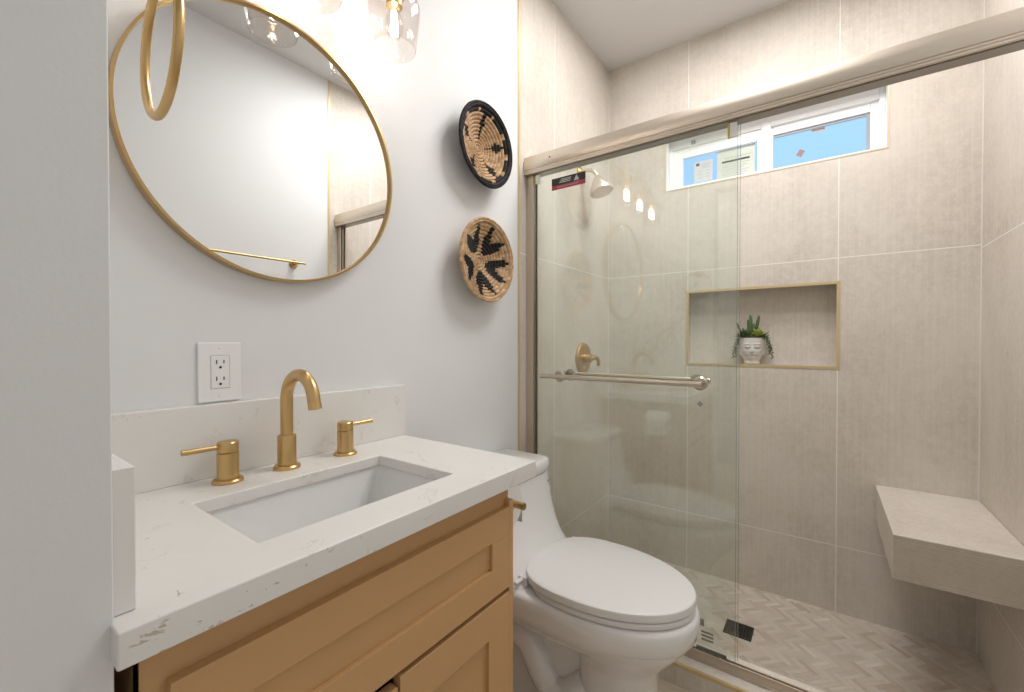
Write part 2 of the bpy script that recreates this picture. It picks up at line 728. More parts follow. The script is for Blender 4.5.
def label_plate(name, y0, y1, z0, z1, bars, m, xf, parent, dark=None):
    bm = bmesh.new()
    add_box(bm, xf - .0006, xf, y0, y1, z0, z1, 0)
    for b in bars:
        add_box(bm, xf - .0010, xf - .0005, *b[:4], b[4] if len(b) > 4 else 1)
    return obj(name, bm, [m, dark or M['black'], M['grey']], parent, smooth=False)


# pale energy label: black square and small lines; y runs right to left in the picture
bars = [(-.466, -.450, 2.040, 2.054)]
for k in range(4):
    bars.append((-.520, -.476, 2.048 - k * .008, 2.0495 - k * .008, 2))
for yy in (-.470, -.508):
    for k in range(3):
        bars.append((yy - .010, yy + .010, 2.008 - k * .016, 2.0105 - k * .016, 2))
label_plate('energy_label', -.530, -.440, 1.955, 2.062, bars, M['paperw'], 2.418, p1)['label'] = 'small pale printed sticker on the blue pane'
bars = [(-.705, -.585, 2.045, 2.0475, 2), (-.700, -.575, 2.024, 2.0335, 1)]
for k in range(6):
    bars.append((-.70 + .012 * (k % 3), -.575, 2.012 - k * .012, 2.0138 - k * .012, 2))
label_plate('paper_label', -.722, -.552, WZ0 + .04, 2.090, bars, M['papery'], 2.4175, p1)['label'] = 'pale yellow printed paper sheet on the left pane'
bm = box(2.4270, 2.4280, -.920, -.896, 1.982, 2.012)
bmesh.ops.rotate(bm, verts=bm.verts, cent=(2.4275, -.908, 1.997), matrix=Matrix.Rotation(R(32), 3, 'X'))
obj('red_sticker', bm, mat('terracotta_print', (.34, .19, .155), .6), p2, smooth=False)
obj('tape', box(2.4270, 2.4280, -1.000, -.950, 2.078, 2.092), mat('tan_tape', (.52, .40, .30), .6), p2, smooth=False)
obj('sash_latch', box(2.390, 2.402, -.452, -.430, 2.152, 2.172), M['grey'], win, bevel=.002)

# ------------------------------------------------------------------ vanity
CZ, CT = .845, .808          # counter top and underside
CX0, CX1, CY = .104, .820, -.474
HX0, HX1, HY0, HY1 = .265, .637, -.388, -.149
CS = .822          # underside of the slab inside the apron
vb = thing('vanity_cabinet', (.45, -.22, 0), 'tan painted bathroom vanity with a recessed-panel drawer front and two doors', 'vanity')
FY = -.434
DF = -.452
VX0, VX1 = .128, .7595
bm = bmesh.new()
add_box(bm, VX0, VX0 + .018, FY + .0, -.003, .0, CT)
add_box(bm, VX1 - .018, VX1, FY + .0, -.003, .0, CT)
add_box(bm, VX0 + .018, VX1 - .018, -.021, -.003, .1, CT)
add_box(bm, VX0 + .018, VX1 - .018, FY + .02, -.021, .1, .118)
add_box(bm, VX0 + .018, VX1 - .018, FY + .06, FY + .075, 0, .1)
obj('carcass', bm, M['wood'], vb, smooth=False)
bm = bmesh.new()
add_box(bm, VX0, VX0 + .03, FY - .004, FY + .018, .10, CT)
add_box(bm, VX1 - .0135, VX1, DF, FY + .018, .10, .770)
add_box(bm, VX1 - .0135, VX1, FY - .004, FY + .018, .770, CT)
add_box(bm, VX0 + .03, VX1 - .0135, FY - .004, FY + .018, .748, CT)
add_box(bm, VX0 + .03, VX1 - .0135, FY - .004, FY + .018, .10, .13)
obj('face_frame', bm, M['wood'], vb, smooth=False)


def shaker(bm, x0, x1, z0, z1, rail, y_front, depth=.019, inset=.008):
    """frame-and-panel front: bars with a recessed flat panel"""
    y1 = y_front + depth
    add_box(bm, x0, x1, y_front, y1, z1 - rail, z1)
    add_box(bm, x0, x1, y_front, y1, z0, z0 + rail)
    add_box(bm, x0, x0 + rail, y_front, y1, z0 + rail, z1 - rail)
    add_box(bm, x1 - rail, x1, y_front, y1, z0 + rail, z1 - rail)
    add_box(bm, x0 + rail - .001, x1 - rail + .001, y_front + inset, y1 - .001, z0 + rail - .001, z1 - rail + .001)


bm = bmesh.new()
shaker(bm, .150, .7460, .5835, .758, .059, DF)
obj('drawer_front', bm, M['wood'], vb, bevel=.0008)
bm = bmesh.new()
shaker(bm, .4495, .7460, .105, .573, .070, DF)
obj('door', bm, M['wood'], vb, bevel=.0008)
bm = bmesh.new()
shaker(bm, .150, .4455, .097, .560, .070, DF + .001)
obj('door', bm, M['wood'], vb, bevel=.0008)

# counter slab with the sink cut-out
bm = bmesh.new()
xs_ = [CX0, CX0 + .018, HX0, HX1, CX1 - .018, CX1]
ys_ = [CY, CY + .022, HY0, HY1, -.0005]
vcache = {}


def gv(i, j, z):
    k = (i, j, round(z, 4))
    if k not in vcache:
        vcache[k] = bm.verts.new((xs_[i], ys_[j], z))
    return vcache[k]


def cell(i, j):
    if not (0 <= i < 5 and 0 <= j < 4) or (i, j) == (2, 2):
        return None
    return CT if i in (0, 4) or j == 0 else CS


for i in range(5):
    for j in range(4):
        zb_ = cell(i, j)
        if zb_ is None:
            continue
        q = ((i, j), (i + 1, j), (i + 1, j + 1), (i, j + 1))
        bm.faces.new([gv(a, b, CZ) for a, b in q])
        bm.faces.new([gv(a, b, zb_) for a, b in q[::-1]])
        for (a, b), (c, d), nb_ in ((q[0], q[1], (i, j - 1)), (q[1], q[2], (i + 1, j)), (q[2], q[3], (i, j + 1)), (q[3], q[0], (i - 1, j))):
            zn = cell(*nb_)
            if zn is None:
                bm.faces.new([gv(a, b, zb_), gv(c, d, zb_), gv(c, d, CZ), gv(a, b, CZ)])
            elif zn > zb_:
                bm.faces.new([gv(a, b, zb_), gv(c, d, zb_), gv(c, d, zn), gv(a, b, zn)])
tag(obj('countertop', bm, M['quartz_flecked'], bevel=.0025), 'white veined quartz countertop with a rectangular sink cut-out', 'countertop')
tag(obj('backsplash', box(XL + .0005, CX1 + .004, -.020, -.0005, CZ + .0002, .990), M['quartz'], bevel=.0015),
    'long low quartz backsplash strip standing along the wall behind the faucet', 'backsplash')
tag(obj('side_splash', box(XL + .0005, XL + .019, -.441, -.0205, CZ + .0002, .990), M['quartz'], bevel=.0015),
    'short quartz side splash at the left end of the counter', 'backsplash')


def rrect(x0, x1, y0, y1, z, r, n=6):
    pts = []
    for cx, cy, a0 in ((x1 - r, y1 - r, 0), (x0 + r, y1 - r, 90), (x0 + r, y0 + r, 180), (x1 - r, y0 + r, 270)):
        for k in range(n + 1):
            a = R(a0 + 90 * k / n)
            pts.append((cx + r * math.cos(a), cy + r * math.sin(a), z))
    return pts


sk = thing('sink', (.449, -.268, .665), 'white rectangular undermount sink set into the quartz counter', 'sink')
e = .006
bm = bmesh.new()
loft(bm, [rrect(HX0 - .03, HX1 + .03, HY0 - .03, HY1 + .03, CS - .012, .03),
          rrect(HX0 - .03, HX1 + .03, HY0 - .03, HY1 + .03, CS - .0005, .03),
          rrect(HX0 - e, HX1 + e, HY0 - e, HY1 + e, CS - .0005, .018),
          rrect(HX0 - e + .002, HX1 + e - .002, HY0 - e + .002, HY1 + e - .002, CS - .01, .02),
          rrect(HX0 + .006, HX1 - .012, HY0 + .004, HY1 - .004, .72, .03),
          rrect(HX0 + .022, HX1 - .03, HY0 + .016, HY1 - .016, .692, .035),
          rrect(HX0 + .05, HX1 - .06, HY0 + .045, HY1 - .045, .684, .03),
          rrect(.449 - .02, .449 + .02, -.268 - .02, -.268 + .02, .681, .0199)], False, True)
obj('basin', bm, M['sinkp'], sk, angle=50)
obj('drain', lathe([(0, .6835), (.012, .6835), (.020, .6845), (.022, .683), (.022, .675), (0, .675)], (.449, -.268, 0)), M['gold'], sk)


# faucet set
def arc(c, r, a0, a1, n, plane='yz'):
    out = []
    for k in range(n + 1):
        a = R(a0 + (a1 - a0) * k / n)
        out.append((c[0], c[1] + r * math.cos(a), c[2] + r * math.sin(a)))
    return out


fx, fy = .4585, -.073
fs = thing('faucet_spout', (fx, fy, CZ), 'brushed gold gooseneck faucet spout standing between the two handles', 'faucet')
obj('base', lathe([(0, 0), (.0265, 0), (.0265, .005), (.024, .008), (0, .008)], (fx, fy, CZ)), M['gold'], fs, angle=30)
obj('collar', lathe([(0, .008), (.0185, .008), (.0185, .069), (.0175, .071), (0, .071)], (fx, fy, CZ)), M['gold'], fs, angle=30)
ra = .054
pts = [(fx, fy, CZ + .07), (fx, fy, .93), (fx, fy, .96)] + arc((fx, fy - ra, .992), ra, 0, 168, 22)
lx, ly, lz = pts[-1]
dirv = V(0, pts[-1][1] - pts[-2][1], pts[-1][2] - pts[-2][2]).normalized()
p2_ = V(lx, ly, lz) + dirv * .010
p3_ = p2_ + dirv * .0015
p4_ = p3_ + dirv * .012
obj('spout', tube(pts + [tuple(p2_)], .0125, 24), M['gold'], fs, angle=50)
bm = bmesh.new()
add_tube(bm, [p2_, p3_], .0112, 24)
add_tube(bm, [p3_, p4_], .0127, 24)
obj('aerator', bm, M['gold'], fs, angle=40)


def handle(hx, hy, dx, label):
    h = thing('lever_tap', (hx, hy, CZ), label, 'faucet handle', 'pair of lever handles beside the spout')
    obj('base', lathe([(0, 0), (.0265, 0), (.0265, .004), (.024, .007), (0, .007)], (hx, hy, CZ)), M['gold'], h, angle=30)
    obj('body', lathe([(0, .007), (.0185, .007), (.0185, .056), (.0165, .0575), (0, .0575)], (hx, hy, CZ)), M['gold'], h, angle=30)
    c = obj('cap', lathe([(0, .0575), (.0165, .0575), (.0182, .059), (.0182, .076), (.0165, .078), (0, .078)], (hx, hy, CZ)), M['gold'], h, angle=30)
    bm = bmesh.new()
    add_tube(bm, [(hx + dx * .012, hy, CZ + .069), (hx + dx * .074, hy, CZ + .0695)], [.0045, .0055], 14)
    obj('lever', bm, M['gold'], h)
    return h


handle(.3465, -.072, -1, 'gold faucet handle with its lever pointing left, nearest the side splash')
handle(.597, -.073, 1, 'gold faucet handle with its lever pointing right, at the right of the spout')

# ------------------------------------------------------------------ wall things above the vanity
MX, MZ, MR = .4795, 1.539, .2900
mr = thing('round_mirror', (MX, 0, MZ - MR), 'large round wall mirror in a thin gold metal frame', 'mirror')
obj('frame', lathe([(MR - .008, .001), (MR, .001), (MR, .026), (MR - .005, .027), (MR - .0055, .018), (MR - .008, .018)],
                   (MX, 0, MZ), (0, -1, 0), 128), M['gold'], mr, angle=30)
bm = lathe([(0, .004), (MR - .006, .004), (MR - .006, .0185), (0, .0185)], (MX, 0, MZ), (0, -1, 0), 128)
obj('mirror_glass', bm, M['mirror'], mr, angle=30)

mr.rotation_euler = (.0055, 0, -.0080)
mr.location.y = -.004
ot = thing('wall_outlet', (.359, 0, .993), 'white double electrical outlet on the wall just above the backsplash', 'outlet')
PX0, PX1, PZ0, PZ1 = .320, .398, .993, 1.113
obj('cover_plate', box(PX0, PX1, -.0045, -.0003, PZ0, PZ1), M['plastic'], ot, bevel=.0025)
pcx, pcz = .359, 1.053
obj('receptacle', box(pcx - .0165, pcx + .0165, -.0055, -.004, pcz - .033, pcz + .033), M['plastic'], ot, bevel=.001)
bm = bmesh.new()
for dz in (.017, -.017):
    add_box(bm, pcx - .0078, pcx - .0058, -.0060, -.0050, pcz + dz - .0005, pcz + dz + .0075)
    add_box(bm, pcx + .0052, pcx + .0072, -.0060, -.0050, pcz + dz + .0005, pcz + dz + .0070)
    add_lathe(bm, [(0, 0), (.0026, 0), (.0026, .001), (0, .001)], (pcx, -.005, pcz + dz - .0075), (0, -1, 0), 12)
obj('slots', bm, M['black'], ot, smooth=False)
bm2 = bmesh.new()
add_box(bm2, pcx - .0172, pcx + .0172, -.0048, -.0040, pcz - .0338, pcz + .0338)
obj('gap_line', bm2, M['grey'], ot, smooth=False)
for dz in (.049, -.049):
    bm = bmesh.new()
    add_lathe(bm, [(0, 0), (.0028, 0), (.0024, .001), (0, .0012)], (pcx, -.0043, pcz + dz), (0, -1, 0), 14)
    obj('screw', bm, M['plastic'], ot)

# towel ring on the inner face of the left wall
TRX, TRY, TRZ, TRR = .1690, -.366, 1.462, .0775
tr = thing('towel_ring', (XL, TRY, 1.38), 'brushed gold towel ring hanging from the left wall in front of the mirror', 'towel ring')
obj('ring', tube([(TRX + .0045 * math.cos(2 * PI * k / 64), TRY + TRR * math.cos(2 * PI * k / 64), TRZ + TRR * math.sin(2 * PI * k / 64)) for k in range(64)], .0050, 14, closed=True), M['gold'], tr)
ptz = TRZ + TRR + .001
obj('post', tube([(XL + .006, TRY, ptz), (TRX + .012, TRY, ptz)], .0105, 20), M['gold'], tr, angle=40)
obj('wall_plate', lathe([(0, .0), (.024, .0), (.024, .005), (.021, .008), (0, .008)], (XL, TRY, ptz), (1, 0, 0)), M['gold'], tr, angle=30)


# coiled wall baskets
STRAW = [(.60, .41, .24), (.55, .36, .20), (.66, .48, .30), (.50, .31, .17)]
INK = [(.022, .021, .022), (.030, .028, .028), (.016, .016, .017)]


def basket(cx, cz, rr, fn, rim_ink, label, rot):
    NC, SEG, SUB = 12, 144, 4
    depth = .050
    bm = bmesh.new()
    lay = bm.loops.layers.float_color.new('tone')

    def yy(r):
        return -.012 - depth * (max(r, 0) / rr) ** 2.0
    cr = rr / NC
    prof = [(0.0, -.012, 0)]
    for i in range(NC):
        for k in range(SUB):
            t = (k + 1) / SUB
            r = (i + t) * cr
            bumpv = .0058 * math.sin(PI * t) ** .7
            prof.append((r, yy(r) - bumpv, i))
    # outer lip and back
    lip = prof[-1]
    for k in range(1, 7):
        a = PI * k / 6
        prof.append((rr + .0045 - .0045 * math.cos(a) * 1, lip[1] - .0055 * math.sin(a) + .004 * (k / 6), NC))
    n_back = 14
    for k in range(1, n_back):
        r = (rr + .009) * (1 - k / n_back) + .055 * (k / n_back)
        prof.append((r, min(yy(r) + .0115 - .0008 * math.sin(k * 2.4), -.0008), NC + 1))
    prof.append((0.0, -.0008, NC + 1))
    rings = []
    for r, y, i in prof:
        if r < 1e-6:
            rings.append([bm.verts.new((cx, y, cz))])
        else:
            rings.append([bm.verts.new((cx + r * math.cos(2 * PI * k / SEG), y, cz + r * math.sin(2 * PI * k / SEG))) for k in range(SEG)])
    rnd = random.Random(int(cz * 1000))
    cache = {}
    for q in range(len(rings) - 1):
        a, b = rings[q], rings[q + 1]
        i = prof[q + 1][2]
        for k in range(SEG):
            k2 = (k + 1) % SEG
            if len(a) == 1:
                f = bm.faces.new((a[0], b[k], b[k2]))
            elif len(b) == 1:
                f = bm.faces.new((a[k], b[0], a[k2]))
            else:
                f = bm.faces.new((a[k], b[k], b[k2], a[k2]))
            key = (i, k // 2)
            if key not in cache:
                if i >= NC:
                    dark = rim_ink
                else:
                    dark = fn(i, (360 * (k // 2 * 2 + 1) / SEG - rot) % 360)
                c = rnd.choice(INK if dark else STRAW)
                g = rnd.uniform(.85, 1.12)
                cache[key] = (c[0] * g, c[1] * g, c[2] * g, 1)
            for lp in f.loops:
                lp[lay] = cache[key]
    o = obj('wall_basket', bm, M['basket'], base=(cx, 0, cz - rr), angle=80)
    return tag(o, label, 'basket', 'coiled baskets hung on the wall')


def near(a, c):
    d = (a - c + 180) % 360 - 180
    return abs(d)


def pat_top(i, a):
    d = min(near(a, 72 * k) for k in range(5))
    if i >= 11:
        return True
    if i == 10:
        return not (13 < d < 22)
    hw = {3: 3, 4: 3, 5: 4, 6: 7, 7: 12, 8: 7, 9: 3}.get(i, 0)
    return d < hw


def pat_low(i, a):
    d = min(near(a, 72 * k) for k in range(5))
    f = {3: 17, 4: 24, 5: 27, 6: 27, 7: 26, 8: 25, 9: 23, 10: 21}.get(i, 0)
    g = {7: 3.5, 8: 8, 9: 12, 10: 15}.get(i, 0)
    return g <= d < f


basket(1.153, 1.790, .134, pat_top, True, 'round coiled basket with a wide black rim, the upper one on the wall', 18)
basket(1.157, 1.397, .137, pat_low, False, 'round coiled straw basket with a black star motif, the lower one on the wall', 57)

# vanity light with three glass shades
LX = (.290, .499, .708)
LY = -.120
vl = thing('vanity_light', (.491, 0, 2.06), 'gold vanity light with three clear glass shades above the mirror', 'wall light')
obj('back_plate', box(.491 - .10, .491 + .10, -.022, -.0005, 2.05, 2.14), M['gold'], vl, bevel=.004)
obj('bar', tube([(LX[0] - .02, -.06, 2.095), (LX[2] + .02, -.06, 2.095)], .009, 16), M['gold'], vl)
obj('stem', tube([(.491, -.02, 2.095), (.491, -.062, 2.095)], .012, 16), M['gold'], vl)
for lx_ in LX:
    obj('arm', tube([(lx_, -.06, 2.095)] + [(lx_, -.06 - .06 * math.sin(R(a)), 2.095 - .06 + .06 * math.cos(R(a))) for a in range(15, 91, 15)] + [(lx_, LY, 2.005)], .007, 14), M['gold'], vl)
    obj('socket', lathe([(0, 2.012), (.022, 2.012), (.026, 2.004), (.026, 1.985), (.020, 1.982), (.020, 1.958), (.016, 1.956), (0, 1.956)], (lx_, LY, 0)), M['gold'], vl, angle=35)
    pr = [(.0265, 1.994), (.040, 1.992), (.053, 1.986), (.061, 1.974), (.0655, 1.955), (.0655, 1.940), (.063, 1.915), (.0585, 1.885), (.053, 1.851)]
    inn = [(r - .0022, z) for r, z in pr[::-1]]
    bm = lathe(pr + [(.0520, 1.8495)] + inn[0:], (lx_, LY, 0), n=64)
    obj('glass_shade', bm, M['shade'], vl, angle=60)
    bl = obj('bulb', lathe([(.010, 1.957), (.012, 1.948), (.020, 1.930), (.0235, 1.912), (.021, 1.893), (.012, 1.879), (0, 1.875)], (lx_, LY, 0), n=32), M['shade'], vl, angle=70)
    bm = bmesh.new()
    for k in range(4):
        a0 = 2 * PI * k / 4
        add_tube(bm, [(lx_ + .004 * math.cos(a0), LY + .004 * math.sin(a0), 1.945), (lx_ + .009 * math.cos(a0), LY + .009 * math.sin(a0), 1.890)], .0030, 8)
    obj('filament', bm, M['bulb'], bl)

# towel bar on the wall opposite (seen in the mirror)
tb = thing('towel_bar', (.93, YF, 1.50), 'brushed gold towel bar on the wall opposite the mirror, seen reflected', 'towel bar')
TBZ, TBY = 1.535, YF + .065
obj('rail', tube([(.62, TBY, TBZ), (1.25, TBY, TBZ)], .0062, 16), M['gold'], tb)
for px in (.66, 1.212):
    obj('post', tube([(px, YF + .006, TBZ), (px, TBY + .003, TBZ)], .009, 16), M['gold'], tb)
    obj('wall_plate', lathe([(0, 0), (.024, 0), (.024, .005), (.021, .008), (0, .008)], (px, YF, TBZ), (0, 1, 0)), M['gold'], tb, angle=30)

# ------------------------------------------------------------------ toilet
TX = 1.158


def egg(w_, yf, yb, yc, z, nb=3.0, nf=2.0, n=64, cx=TX):
    out = []
    for k in range(n):
        a = 2 * PI * k / n
        c, s = math.cos(a), math.sin(a)
        if s >= 0:
            e_ = nb
            ly_ = yb - yc
        else:
            e_ = nf
            ly_ = yc - yf
        x = w_ * math.copysign(abs(c) ** (2 / e_), c)
        y = ly_ * math.copysign(abs(s) ** (2 / e_), s)
        out.append((cx + x, yc + y, z))
    return out


tl = thing('toilet', (TX, -.37, 0), 'white one-piece toilet with an elongated closed lid between vanity and shower', 'toilet')
bm = bmesh.new()
rows = [(0, .122, -.660, -.430, -.54, 3), (.012, .120, -.658, -.430, -.54, 3), (.03, .112, -.650, -.432, -.54, 3), (.12, .104, -.640, -.435, -.54, 3),
        (.19, .103, -.641, -.435, -.54, 3), (.23, .107, -.650, -.435, -.54, 3), (.26, .118, -.668, -.43, -.53, 3), (.285, .135, -.690, -.43, -.52, 3), (.31, .155, -.712, -.43, -.50, 3), (.33, .168, -.727, -.43, -.49, 3), (.345, .176, -.736, -.43, -.48, 3)]
loft(bm, [egg(w_, yf, yb, yc, z, nb, 2.2) for z, w_, yf, yb, yc, nb in rows], True, True)
rows = [(.277, .110, -.600, -.10, -.43, 6), (.283, .135, -.640, -.06, -.43, 6), (.298, .152, -.680, -.03, -.44, 7), (.322, .168, -.718, -.02, -.46, 7),
        (.350, .182, -.742, -.012, -.47, 7), (.378, .186, -.748, -.012, -.47, 7), (.398, .185, -.747, -.012, -.47, 7), (.406, .181, -.743, -.014, -.47, 7), (.409, .174, -.736, -.02, -.47, 7)]
loft(bm, [egg(w_, yf, yb, yc, z, nb, 2.1) for z, w_, yf, yb, yc, nb in rows], True, True)
rows = [(0, .075, -.47, -.04), (.02, .068, -.47, -.045), (.25, .062, -.47, -.05), (.285, .07, -.47, -.05)]
loft(bm, [egg(w_, yf, yb, -.25, z, 6, 6) for z, w_, yf, yb in rows], True, True)
for sx in (-1, 1):      # trapway shape on the flanks
    add_tube(bm, [(TX + sx * .062, -.47, .16), (TX + sx * .066, -.42, .10), (TX + sx * .068, -.36, .09), (TX + sx * .068, -.32, .14), (TX + sx * .068, -.28, .205),
                  (TX + sx * .068, -.23, .225), (TX + sx * .068, -.18, .19), (TX + sx * .068, -.15, .10), (TX + sx * .068, -.13, .015)],
             [.035, .042, .046, .046, .044, .044, .046, .048, .05], 20)
obj('bowl', bm, M['porc'], tl, angle=50)
bm = bmesh.new()
add_lathe(bm, [(0, .020), (.007, .019), (.011, .012), (.012, 0), (0, 0)], (TX - .125, -.30, 0), n=20)
obj('bolt_cap', bm, M['plastic'], tl)
obj('foot', box(TX - .145, TX + .145, -.33, -.10, 0, .0), M['porc'], tl, smooth=False) if False else None
bm = bmesh.new()
rows = [(.405, .182, -.335), (.415, .182, -.318), (.432, .181, -.295), (.46, .180, -.270), (.50, .179, -.250), (.54, .178, -.2365), (.58, .1775, -.2265), (.62, .177, -.219), (.652, .1765, -.2145), (.657, .1765, -.2145), (.6575, .171, -.208)]
loft(bm, [egg(w_, yf, -.006, -.12, z, 9, 6, 96) for z, w_, yf in rows], True, True)
obj('tank', bm, M['porc'], tl, angle=50)
bm = bmesh.new()
rows = [(.6608, .171, -.208), (.6612, .1795, -.217), (.6625, .1805, -.2180), (.684, .1815, -.2190), (.696, .1795, -.2165), (.7005, .1745, -.2115), (.7020, .164, -.201)]
loft(bm, [egg(w_, yf, -.004, -.12, z, 9, 6, 96) for z, w_, yf in rows], True, True)
td = obj('tank_lid', bm, M['porc'], tl, angle=60)
obj('flush_button', lathe([(0, .7065), (.018, .7065), (.021, .705), (.022, .7005), (0, .7005)], (TX, -.11, 0)), mat('chrome', (.75, .75, .75), .12, 1.0), tl)
bm = bmesh.new()
rows = [(.4120, .174, -.732), (.4128, .179, -.7370), (.4235, .1805, -.7385), (.4262, .178, -.736), (.427, .172, -.730)]
loft(bm, [egg(w_, yf, -.300, -.47, z, 2.9, 2.0) for z, w_, yf in rows], True, True)
obj('seat', bm, M['plastic'], tl, angle=28)
bm = bmesh.new()
rows = [(.4305, .176, -.733, -.284), (.4310, .1815, -.7385, -.279), (.446, .1825, -.7395, -.277), (.4505, .1810, -.738, -.2785), (.4528, .1770, -.734, -.283), (.4540, .165, -.722, -.295), (.4548, .12, -.66, -.34)]
loft(bm, [egg(w_, yf, yb, -.47, z, 2.9, 2.0) for z, w_, yf, yb in rows], True, True)
obj('lid', bm, M['plastic'], tl, angle=24)
for sx in (-1, 1):
    bm = bmesh.new()
    add_box(bm, TX + sx * .125 - .022, TX + sx * .125 + .022, -.318, -.288, .4085, .438)
    add_tube(bm, [(TX + sx * .14, -.300, .430), (TX + sx * .178, -.300, .430)], .006, 12)
    obj('hinge', bm, M['plastic'], tl, bevel=.003)
obj('screw_cap', lathe([(0, 0), (.0045, 0), (.0035, .0015), (0, .002)], (TX + .140, -.2165, .625), (0, -1, 0), 14), M['grey'], tl)

# toilet paper holder on the side of the vanity
PXC, PZC = .836, .724
ph = thing('paper_holder', (VX1, -.28, .70), 'gold toilet paper holder arm mounted on the right side of the vanity', 'toilet paper holder')
obj('wall_plate', lathe([(0, 0), (.022, 0), (.022, .005), (.019, .008), (0, .008)], (VX1, -.255, PZC), (1, 0, 0)), M['gold'], ph, angle=30)
obj('arm', tube([(VX1 + .006, -.255, PZC), (PXC - .012, -.255, PZC), (PXC - .004, -.258, PZC), (PXC, -.266, PZC), (PXC, -.30, PZC), (PXC, -.430, PZC)], .0085, 18), M['gold'], ph, angle=50)
tp = thing('toilet_paper_roll', (PXC, -.335, .66), 'white toilet paper roll hanging on the gold holder beside the vanity', 'toilet paper')
pz = PZC - .010
bm = lathe([(.020, 0), (.054, 0), (.055, .002), (.055, .098), (.054, .100), (.020, .100), (.020, 0)], (PXC, -.287, pz), (0, -1, 0), 40)
obj('roll', bm, M['tissue'], tp, angle=40)
bm = bmesh.new()
add_box(bm, PXC + .0545, PXC + .0555, -.386, -.288, pz - .056, pz + .01)
obj('loose_sheet', bm, M['tissue'], tp, smooth=False)

# ------------------------------------------------------------------ shower enclosure
fr = thing('shower_door_frame', (1.51, YF / 2, CURBZ), 'champagne metal shower door frame with header, wall jambs and sill track', 'shower frame')
bm = bmesh.new()
HZ0, HZ1 = 1.798, 1.869
prof = [(1.514, HZ0), (1.466, HZ0), (1.4655, HZ0 - .002), (1.4605, HZ0 - .002), (1.4595, HZ0 - .001), (1.4595, HZ0 + .0035), (1.4620, HZ0 + .0045), (1.4620, HZ0 + .0060),
        (1.4600, HZ0 + .0070), (1.4600, HZ0 + .0115), (1.4625, HZ0 + .0125), (1.4625, HZ0 + .0140), (1.4600, HZ0 + .0155), (1.4575, HZ0 + .023), (1.4565, HZ0 + .032), (1.4570, HZ0 + .041),
        (1.4585, HZ0 + .049), (1.4605, HZ0 + .056), (1.4615, HZ0 + .0600), (1.4650, HZ1), (1.514, HZ1)]
extrude_profile_y(bm, prof, -.0015, YF + .0015)
hd = obj('header', bm, M['champ'], fr, angle=25)
obj('set_screw', lathe([(0, 0), (.003, 0), (.003, .001), (0, .001)], (1.4570, -.125, HZ0 + .043), (-1, 0, 0), 12), M['rubber'], hd)
obj('track_channel', box(1.472, 1.513, -.002, YF + .002, HZ0 - .0035, HZ0 + .0005), M['champ_dark'], fr, smooth=False)
for y0, y1 in ((-.0010, -.034), (YF + .001, YF + .034)):
    sgn = -1 if y1 < y0 else 1
    bm = bmesh.new()
    add_box(bm, 1.479, 1.535, y0, y0 + sgn * .012, CURBZ, HZ0)
    add_box(bm, 1.479, 1.4835, y0 + sgn * .012, y1, CURBZ, HZ0)
    add_box(bm, 1.513, 1.518, y0 + sgn * .012, y1, CURBZ, HZ0)
    jb = obj('jamb', bm, M['champ'], fr, smooth=False)
    obj('bumper_seal', box(1.4945, 1.5025, y0 + sgn * .012, y1 - sgn * .004, CURBZ + .04, HZ0), M['champ_dark'], jb, smooth=False)
bm = bmesh.new()
add_box(bm, 1.4805, 1.518, -.001, YF + .001, CURBZ, CURBZ + .012)
add_box(bm, 1.4805, 1.4845, -.001, YF + .001, CURBZ + .012, CURBZ + .036)
add_box(bm, 1.514, 1.518, -.001, YF + .001, CURBZ + .012, CURBZ + .022)
obj('sill_track', bm, M['sill'], fr, bevel=.001)
obj('door_guide', box(1.4855, 1.512, -.755, -.665, CURBZ + .012, CURBZ + .034), M['rubber'], fr, bevel=.001)

GZ0, GZ1 = CURBZ + .035, HZ0 - .004


def panel(x0, x1, y0, y1, label, xbar, zbar, yb0, yb1, side):
    p = thing('shower_door_panel', ((x0 + x1) / 2, (y0 + y1) / 2, GZ0), label, 'shower door', 'sliding glass shower door panels')
    obj('glass', box(x0, x1, y0, y1, GZ0, GZ1), M['glass'], p, smooth=False)
    obj('edge', box(x0 + .0004, x1 - .0004, y1 - .0008, y1 - .0002, GZ0, GZ1), M['glass_edge'], p, smooth=False)
    b = obj('towel_bar', tube([(xbar, yb0, zbar), (xbar, yb1, zbar)], .0088, 18), M['nickel'], p)
    xf = x0 if side < 0 else x1
    for yy in (yb0 + .065 * (-1), yb1 + (.012 if side < 0 else .032)):
        bm = bmesh.new()
        add_tube(bm, [(xf + side * .008, yy, zbar), (xbar, yy, zbar)], .0065, 14)
        add_lathe(bm, [(0, 0), (.023, 0), (.023, .004), (.018, .009), (0, .009)], (xf, yy, zbar), (side, 0, 0), 28)
        obj('bar_post', bm, M['nickel'], b, angle=35)
    return p


pA = panel(1.4872, 1.4932, -.036, -.782, 'front sliding glass shower door with a towel bar facing the toilet', 1.446, .979, -.092, -.690, -1)
pB = panel(1.5045, 1.5105, -.038, -.787, 'inner sliding glass shower door behind the front one, its bar inside the shower', 1.556, .983, -.125, -.694, 1)


def clipper(y, z0, z1, lab):
    bm = bmesh.new()
    add_box(bm, 1.4800, 1.4871, y - .013, y + .006, z0, z1, 0)
    add_box(bm, 1.4800, 1.4871, y + .006, y + .013, z0, z1, 1)
    o = obj('edge_protector', bm, [M['plastic'], M['yellow']], pA, smooth=False)
    o['label'] = lab


clipper(-.052, 1.757, 1.792, 'white and yellow plastic corner protector')
clipper(-.768, 1.748, 1.792, 'white and yellow plastic corner protector')
